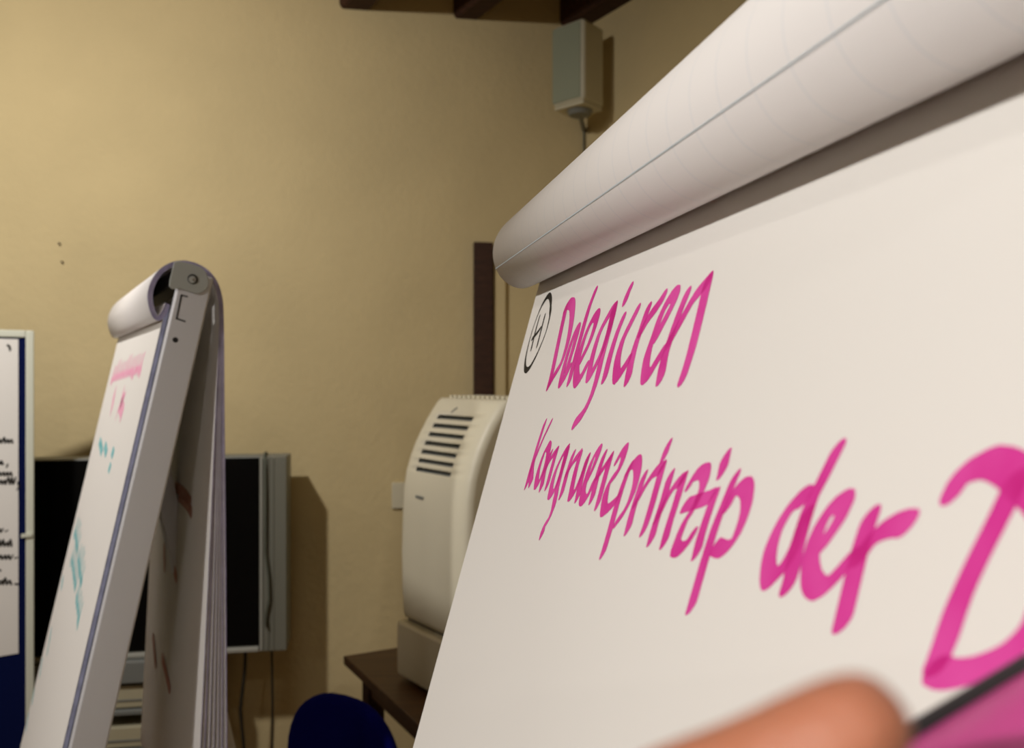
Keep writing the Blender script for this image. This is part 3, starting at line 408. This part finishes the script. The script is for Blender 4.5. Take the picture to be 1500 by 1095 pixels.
ffs = [c for c in fpd.children if c.name.startswith('front_sheet')][0]
writing_each('handwritten_heading', DATA['far']['pink_heading'], nib(.0100, .0042, R(54)), fplace, M['lpink'], ffs, 'pink handwritten heading', 4)
writing_each('handwritten_stroke', DATA['far']['pink_words'], nib(.016, .0035, R(70)), fplace, M['lpink'], ffs, 'short pink handwritten words', 4)
writing_each('handwritten_stroke', DATA['far']['turquoise_notes'], nib(.010, .003, R(70)), fplace, M['turq'], ffs, 'small turquoise handwriting', 4)
writing_each('handwritten_line', DATA['far']['turquoise_block'], nib(.0075, .0030, R(60)), fplace, M['turq'], ffs, 'slanting line of turquoise handwriting', 3)
writing_each('handwritten_stroke', DATA['far']['turquoise_lines'], nib(.007, .003, R(70)), fplace, M['turq'], ffs, 'turquoise handwriting near the sheet edge', 4)
# pale blue printed grid line along the curled sheet of the near pad
def arc_pt(L, i): return L[i]
_L = smooth_line(NP, 6)
_i = 31
def grid_line(i):
    bm = bmesh.new(); a, b = _L[i], _L[i + 1]; dx, dz = b[0] - a[0], b[1] - a[1]; l = math.hypot(dx, dz)
    nx, nz = -dz / l * .0004, dx / l * .0004; z0 = DATA['nearF']['P0'][2]; w = .0006 / l
    P = [(a[0] + nx, a[1] + nz), (a[0] + dx * w + nx, a[1] + dz * w + nz)]
    vs = [bm.verts.new((t, p[0], z0 + p[1])) for t in (0, WID) for p in P]
    bm.faces.new((vs[0], vs[1], vs[3], vs[2]))
    o = link('printed_grid_line', bm, M['blueline'], [c for c in npd.children if c.name.startswith('flipped_sheet')][0])
    o['label'] = 'pale blue printed line'
grid_line(_i)
# red marks showing through the hanging sheet of the far pad
_F = DATA['farF']; hs = [c for c in fpd.children if c.name.startswith('flipped_sheet')][-1]
def red_place(t, s, e):
    k = 6; down = max(0, -s)
    return (t, .101 + .006 * down - k * (.0011 + .0085 * down) - .0016 - e, _F['P0'][2] + s)
writing_each('bleed_through_mark', DATA['red'], nib(.012, .006, R(80)), red_place, M['red'], hs, 'faint red marker mark', 4)

# ------------------------------------------------------------------ pin board at the left
B0 = Vector(DATA['pin_ref']['B0']); brz = math.atan2(.57, .82)
pb_ = empty('pin_board', (B0.x, B0.y, 0), brz, 'blue felt pin board in a white frame at the left edge', 'pin board')
zt = B0.z
Wd = 1.2; zb_ = .28
boxo('felt_panel', (-Wd + .02, -.02, .006, .026, zb_ + .02, zt - .02), M['felt'], pb_)
boxo('frame_side', (-.023, 0, 0, .032, zb_, zt), M['frame'], pb_, .003)
boxo('frame_side', (-Wd, -Wd + .023, 0, .032, zb_, zt), M['frame'], pb_, .003)
boxo('frame_rail', (-Wd + .0235, -.0235, 0, .032, zt - .023, zt), M['frame'], pb_, .003)
boxo('frame_rail', (-Wd + .0235, -.0235, 0, .032, zb_, zb_ + .023), M['frame'], pb_, .003)
for x in (-.012, -Wd + .012):
    boxo('leg', (x - .011, x + .011, .005, .027, .03, zb_ - .001), M['frame'], pb_, .002)
    boxo('foot', (x - .02, x + .02, -.22, .25, 0, .03), M['frame'], pb_, .005)
boxo('clip', (-.036, -.006, -.006, -.0005, zt - .660, zt - .648), M['frame'], pb_, .001)
ps = empty('poster_sheet', (B0.x, B0.y, 0), brz, 'white sheet with black handwriting pinned on the blue board', 'paper sheet')
pr = DATA['pin_ref']
sh = boxo('sheet', (-.78, pr['paper_right'][0] / 1000, .0035, .0050, zt + pr['paper_bot'][1] / 1000, zt + pr['paper_top'][1] / 1000), M['paper'], ps)
writing_each('handwritten_line', DATA['pin'], nib(.0036, .0018, R(40), 8), lambda t, s, e: (t, .0032 - e, zt + s), M['blk'], sh, 'black handwriting', 3)

# ------------------------------------------------------------------ television on its cart
TVX, TVY, TVZ = -.8266, 2.88, .587
tv = empty('television', (TVX, TVY, TVZ), R(9), 'wide black television with grey side speakers on a cart', 'television')
TW, TH = 1.40, .71
boxo('casing', (-TW, 0, .012, .13, .0, TH), M['cart'], tv, .006)
boxo('screen', (-TW + .098, -.098, .004, .0115, .022, TH - .004), M['black'], tv, .002)
boxo('bottom_lip', (-TW, -.098, -.012, .0115, .002, .018), M['lip'], tv, .003)
for x0, x1 in ((-.096, 0), (-TW, -TW + .096)):
    s_ = boxo('side_speaker', (x0, x1, -.004, .0115, .0, TH), M['bezel'], tv, .003)
    boxo('speaker_ridge', (x0 + .003, x0 + .012, -.010, -.0042, .004, TH - .004), M['lip'], s_, .002)
    boxo('speaker_ridge', (x0 + .028, x0 + .034, -.008, -.0042, .004, TH - .004), M['bezel'], s_, .002)
    boxo('speaker_ridge', (x0 + .048, x0 + .052, -.007, -.0042, .004, TH - .004), M['bezel'], s_, .0015)
ct = empty('television_cart', (-1.53, 2.79, 0), R(9), 'grey equipment cart with shelves below the television', 'cart')
boxo('top_board', (-.46, .46, -.06, .17, .510, .5865), M['cart'], ct, .004)
for z in (.395, .255, .08): boxo('shelf', (-.44, .44, -.05, .16, z, z + .018), M['cart'], ct, .003)
for x in (-.46, .441):
    for y in (-.05, .14):
        boxo('post', (x, x + .019, y, y + .02, .05, .5095), M['dark'], ct)
        link('castor', tube([(x + .001, y + .01, .025), (x + .018, y + .01, .025)], .0249, 14), M['dark'], ct)
def device(name, z0, z1, lab):
    e = empty(name, (-1.53, 2.79, z0), R(9), lab, 'player', 'players on the television cart')
    boxo('case', (-.32, .38, -.04, .15, .004, z1 - z0), M['beige'], e, .004)
    boxo('front_slot', (-.24, -.02, -.043, -.0405, (z1 - z0) * .5, (z1 - z0) * .8), M['dark'], e)
    boxo('front_strip', (.02, .34, -.043, -.0405, (z1 - z0) * .35, (z1 - z0) * .42), M['cart'], e)
    for x in (-.27, .32):
        for y in (.0, .11): boxo('foot', (x, x + .03, y, y + .03, .0, .0038), M['dark'], e)
device('video_player', .4135, .495, 'beige flat player on the upper cart shelf')
device('video_player', .2735, .350, 'beige flat player on the lower cart shelf')
# cables
def tvp(x, y, z):
    c, s = math.cos(R(9)), math.sin(R(9)); return (TVX + x * c - y * s, TVY + x * s + y * c, z)
zt_ = TVZ + TH
c1 = link('hanging_cable', tube([tvp(-.085, .10, zt_ + .005), tvp(-.083, .05, zt_ + .009), tvp(-.078, -.004, zt_ + .008), tvp(-.074, -.016, zt_ - .03), tvp(-.072, -.017, 1.12), tvp(-.073, -.017, .95), tvp(-.062, -.017, .86), tvp(-.060, -.017, .78), tvp(-.072, -.017, .72), tvp(-.068, -.017, .68)], .0045, 8), M['gcable'], smooth=True)
tag(c1, 'grey green cable draped over the television side speaker', 'cable')
c2 = link('hanging_cable', tube([tvp(-.062, .06, .586), tvp(-.060, .06, .5), tvp(-.058, .06, .36), tvp(-.06, .06, .2), tvp(-.06, .08, .008)], .0045, 8), M['cable'], smooth=True)
tag(c2, 'dark cable hanging straight down below the television corner', 'cable')
c3 = link('hanging_cable', tube([tvp(-.155, .06, .586), tvp(-.158, .06, .5), tvp(-.172, .05, .36), tvp(-.16, .06, .2), tvp(-.16, .08, .008)], .006, 8), M['cable'], smooth=True)
tag(c3, 'dark cable hanging below the television, nearer the flip chart', 'cable')

# ------------------------------------------------------------------ loudspeaker in the corner
sx = Vector((-.1117, .096, 0)); sy = Vector((.09, .096, 0))
sp = empty('loudspeaker', (.273, 2.9925, CAMZ + 1.067), math.atan2(-.096, .1117), 'white wall loudspeaker mounted in the corner under the ceiling', 'loudspeaker')
# local x runs right along the front towards the near edge, local y runs back
fw, fd, fh = .154, .142, .315
cab = boxo('cabinet', (-fw, 0, 0, fd, 0, fh), M['spk'], sp, .017, segs=4)
boxo('grille', (-fw + .006, -.014, -.004, .004, .012, fh - .012), M['grille'], sp, .003)
boxo('bottom_rim', (-fw + .01, -.004, .004, fd - .01, -.012, .001), M['spk'], sp, .004)
link('bracket', tube([(-fw * .45, fd * .5, -.03), (-fw * .45, fd * .5, -.0125)], .05, 20, [.04, .052]), M['cart'], sp)
wc = (corner - Vector((.273, 2.9925, 0)))
a_ = -math.atan2(-.096, .1117)
wl = Matrix.Rotation(a_, 3, 'Z') @ wc
link('wall_arm', tube([(-fw * .45, fd * .5, -.022), (wl.x * .97 - .005, wl.y * .97, -.022)], .010, 10), M['cart'], sp)
cc = corner + (nw * .012) - wd * .008
tag(link('speaker_cable', tube([(cc.x, cc.y, .01), (cc.x, cc.y, 1.6), (cc.x, cc.y, CAMZ + 1.05)], .004, 8), M['gcable']), 'thin cable running down the room corner below the loudspeaker', 'cable')

# ------------------------------------------------------------------ table
td = Vector((.515, -.857, 0)); te = Vector((.895, .446, 0))
T0 = Vector((-.51, 2.374, 0)); ZT = .744
tb = empty('table', (T0.x, T0.y, 0), 0, 'dark brown wooden table carrying the air conditioner', 'table')
TL, TD = 1.15, .62
quad = [(0, 0), tuple((td * TL)[:2]), tuple((td * TL + te * TD)[:2]), tuple((te * TD)[:2])]
link('table_top', prism(quad, lambda p: (p[0], p[1], ZT - .026), lambda p: (p[0], p[1], ZT)), M['table'], tb, bevel=.003)
ap = [tuple((td * a + te * b)[:2]) for a, b in ((.06, .05), (TL - .06, .05), (TL - .06, TD - .05), (.06, TD - .05))]
link('apron', prism(ap, lambda p: (p[0], p[1], ZT - .10), lambda p: (p[0], p[1], ZT - .0265)), M['table'], tb)
for a, b in ((.05, .04), (TL - .1, .04), (.05, TD - .09), (TL - .1, TD - .09)):
    q = [tuple((td * (a + i) + te * (b + j))[:2]) for i, j in ((0, 0), (.05, 0), (.05, .05), (0, .05))]
    link('leg', prism(q, lambda p: (p[0], p[1], 0), lambda p: (p[0], p[1], ZT - .0265)), M['trim'], tb, bevel=.002)

# ------------------------------------------------------------------ mobile air conditioner
ad = Vector((.615, -.788, 0)).normalized()
ac = empty('air_conditioner', (-.312, 2.2, ZT), math.atan2(ad.y, ad.x), 'cream portable air conditioner with louvred front standing on the table', 'air conditioner')
AW, AD = .325, .30
ctrl = [(.175, .004), (.19, .0), (.26, -.004), (.36, -.006), (.46, -.003), (.53, .001), (.58, .009), (.62, .022), (.655, .037), (.69, .056), (.72, .074), (.75, .095), (.772, .112), (.782, .125)]
def q_at(z):
    for (z0, a), (z1, b) in zip(ctrl, ctrl[1:]):
        if z0 <= z <= z1: return a + (b - a) * (z - z0) / (z1 - z0)
    return ctrl[0][1] if z < ctrl[0][0] else ctrl[-1][1]
slots = [.584 + i * .0235 for i in range(7)]
zs = sorted(set([c[0] for c in ctrl] + [s for s in slots] + [s + .0115 for s in slots]))
c0, c1_ = .065, .235
cols = [(0, .022), (.004, .010), (.012, .003), (.024, 0), (c0, 0), (c1_, 0), (AW - .024, 0), (AW - .012, .003), (AW - .004, .010), (AW, .022)]
bm = bmesh.new()
G = [[bm.verts.new((x, q_at(z) + dq, z)) for x, dq in cols] for z in zs]
rec = []
for i in range(len(zs) - 1):
    mid = (zs[i] + zs[i + 1]) / 2; isslot = any(s - 1e-6 <= mid <= s + .0116 for s in slots)
    for j in range(len(cols) - 1):
        if isslot and j == 4: rec.append(i); continue
        f = bm.faces.new((G[i][j], G[i][j + 1], G[i + 1][j + 1], G[i + 1][j])); f.smooth = True
for i in rec:
    a = [G[i][4], G[i][5], G[i + 1][5], G[i + 1][4]]; b = [bm.verts.new(v.co + Vector((0, .022, .004))) for v in a]
    for k in range(4):
        f = bm.faces.new((a[k], a[(k + 1) % 4], b[(k + 1) % 4], b[k])); f.material_index = 1 if k != 2 else 0
    f = bm.faces.new(b); f.material_index = 1
lo = [bm.verts.new((x, AD, zs[0])) for x in (0, AW)]; hi = [bm.verts.new((x, AD - .02, zs[-1])) for x in (0, AW)]
nL = [G[i][0] for i in range(len(zs))]; nR = [G[i][-1] for i in range(len(zs))]
bm.faces.new(nL + [hi[0], lo[0]]); bm.faces.new(nR + [hi[1], lo[1]])
bm.faces.new([lo[0], lo[1], hi[1], hi[0]]); bm.faces.new(list(G[-1]) + [hi[1], hi[0]]); bm.faces.new(list(G[0]) + [lo[1], lo[0]])
body = link('upper_body', bm, M['ac'], ac, extra=[M['cart']])
base = boxo('lower_body', (-.004, AW + .004, -.012, AD, .012, .163), M['ac'], ac, .010, segs=3)
boxo('gap_strip', (.01, AW - .01, .018, AD - .02, .1635, .1748), M['dark'], ac)
for x in (.02, AW - .06):
    for y in (.02, AD - .06): boxo('foot', (x, x + .04, y, y + .04, 0, .0118), M['dark'], ac)
for i in range(13):
    x = .02 + i * .0225
    boxo('top_fin', (x, x + .011, .15, AD - .04, .7825, .789), M['ac'], body, .001)
ls = [boxo('logo_mark', (.085, .122, -.0035 + q_at(.517), .0005 + q_at(.517), .514, .521), M['cart'], body)]
ls[0]['label'] = 'small dark logo'
lm = link('button_mark', prism([(.118, .745), (.124, .755), (.134, .759), (.137, .756), (.128, .75), (.122, .743)], lambda p: (p[0], q_at(p[1]) - .0015, p[1]), lambda p: (p[0], q_at(p[1]) + .0005, p[1])), M['cart'], body)
lm['label'] = 'small dark symbol'

# ------------------------------------------------------------------ blue chair
cw = Vector((.88, -.475, 0)).normalized()
chx = empty('upholstered_chair', (-.395, 1.845, 0), math.atan2(cw.y, cw.x), 'blue upholstered chair with rounded back beside the brown table', 'chair')
# local x along the back's width, local y pointing from the back to the seat (away from the viewer)
def pad(name, hw, hh, y0, th, zc, par, n=40, flat=2.6):
    bm = bmesh.new(); rings = []
    for k, (f, o) in enumerate(((.90, 0), (.97, .10), (1, .35), (1, .65), (.97, .90), (.90, 1))):
        ring = []
        for i in range(n):
            a = 2 * math.pi * i / n; c, s = math.cos(a), math.sin(a)
            x = hw * f * math.copysign(abs(c) ** (2 / flat), c); z = hh * f * math.copysign(abs(s) ** (2 / flat), s)
            bow = .10 * (x * x) / hw
            ring.append(bm.verts.new((x, y0 + th * o - bow + .10 * (z) * -1 * .9, zc + z)))
        rings.append(ring)
    for a, b in zip(rings, rings[1:]):
        for i in range(n): f = bm.faces.new((a[i], a[(i + 1) % n], b[(i + 1) % n], b[i])); f.smooth = True
    for r in (rings[0], rings[-1]): 
        f = bm.faces.new(r); f.smooth = True
    return link(name, bm, M['chairblue'], par)
pad('backrest', .170, .20, 0, .035, .637, chx, flat=2.5)
bm = bmesh.new(); box(bm, -.205, .205, .06, .48, .43, .475)
link('seat', bm, M['chairblue'], chx, bevel=.02, segs=4)
for s in (-1, 1):
    link('back_post', tube([(s * .09, .048, .455), (s * .09, .052, .50), (s * .09, .047, .60), (s * .09, .040, .72)], .010, 10), M['dark'], chx, smooth=True)
    link('leg', tube([(s * .19, .09, .43), (s * .21, .04, 0)], .011, 10), M['dark'], chx, smooth=True)
    link('leg', tube([(s * .19, .44, .43), (s * .20, .48, 0)], .011, 10), M['dark'], chx, smooth=True)

# ------------------------------------------------------------------ marker and hand in the foreground
def at(x, y, Y): return Vector(((x - 750) / 1150 * Y, Y, CAMZ + (555 - y) / 1150 * Y))
ma, mb_ = at(1282, 1280, .135), at(1650, 1016, .178)
mdir = (mb_ - ma).normalized()
mk = empty('marker', ma, 0, 'thick magenta marker pen with a dark clip at the lower right corner', 'marker')
q = mdir.to_track_quat('Z', 'Y'); mk.rotation_mode = 'QUATERNION'; mk.rotation_quaternion = q
ML = (mb_ - ma).length
def lathe(pr, n=28):
    bm = bmesh.new(); rings = [[bm.verts.new((r * math.cos(2 * math.pi * k / n), r * math.sin(2 * math.pi * k / n), z)) for k in range(n)] for r, z in pr]
    for a, b in zip(rings, rings[1:]):
        for k in range(n): bm.faces.new((a[k], a[(k + 1) % n], b[(k + 1) % n], b[k]))
    bm.faces.new(rings[0]); bm.faces.new(rings[-1]); return bm
link('barrel', lathe([(.010, -.050), (.0125, -.047), (.0135, -.02), (.0140, .02), (.0140, ML - .025), (.0132, ML - .012), (.0125, ML - .010)]), M['barrel'], mk, smooth=True)
link('collar', lathe([(.0115, ML - .0098), (.0112, ML + .004), (.008, ML + .010)]), M['dark'], mk, smooth=True)
link('nib', prism([(-.006, 0), (.006, 0), (.006, .010), (-.006, .016)], lambda p: (p[0], -.002, ML + .0102 + p[1]), lambda p: (p[0], .002, ML + .0102 + p[1])), M['barrel'], mk)
inv = mk.rotation_quaternion.inverted()
# side of the barrel that forms the upper left outline for the viewer
vdir = (Vector((0, 0, CAMZ)) - (ma + mb_) / 2).normalized()
side = mdir.cross(vdir).normalized()
if side.z < 0: side = -side
sl = (inv @ (side * .97 + vdir * .24).normalized())
ang = math.atan2(sl.y, sl.x)
boxo('clip', (.0128, .0166, -.0022, .0022, -.01, ML - .012), M['dark'], mk, .0012, Matrix.Rotation(ang, 4, 'Z'))

def hand():
    bm = bmesh.new(); sk = bm.verts.layers.skin.verify()
    def V(p, r): 
        v = bm.verts.new(p); v[sk].radius = (r, r); return v
    def chain(start, pts):
        prev = start
        for p, r in pts:
            v = V(p, r); bm.edges.new((prev, v)); prev = v
        return prev
    o = ma
    wrist = V(at(560, 1640, .150) , .026)
    wrist[sk].use_root = True
    chain(wrist, [(at(380, 2000, .155), .029), (at(250, 2700, .16), .034), (at(150, 3500, .17), .037)])
    palm = V(at(760, 1500, .152), .024); bm.edges.new((wrist, palm))
    # thumb: lies over the upper left side of the barrel
    chain(palm, [(at(820, 1330, .128), .0150), (at(960, 1215, .108), .0105), (at(1130, 1135, .098), .0080), (at(1250, 1068, .095), .0074), (at(1322, 1018, .095), .0046)])
    # fingers pass below the barrel and curl up on its far side
    ax = mdir; dn = -side
    for i, (ln, rad) in enumerate(((.0, .0088), (-.0185, .0092), (-.037, .0086), (-.054, .0075))):
        c = ma + ax * (.040 + ln)
        k = V(c - ax * .045 + dn * .032 + Vector((-.012, 0, -.004)) - vdir * .004, rad * 1.08); bm.edges.new((palm, k))
        chain(k, [(c - ax * .018 + dn * .030 - vdir * .004, rad), (c + dn * .024 - vdir * .012, rad * .95), (c + ax * .004 + dn * .006 - vdir * .0235, rad * .88), (c + ax * .005 - dn * .006 - vdir * .0225, rad * .72)])
    ob = link('hand', bm, M['skin'])
    m_ = ob.modifiers.new('skin', 'SKIN'); m_.use_smooth_shade = True; m_.branch_smoothing = .6
    s_ = ob.modifiers.new('sub', 'SUBSURF'); s_.levels = 2; s_.render_levels = 2
    return ob
hd = hand()
tag(hd, 'blurred hand holding the magenta marker, thumb in front of the paper', 'hand')
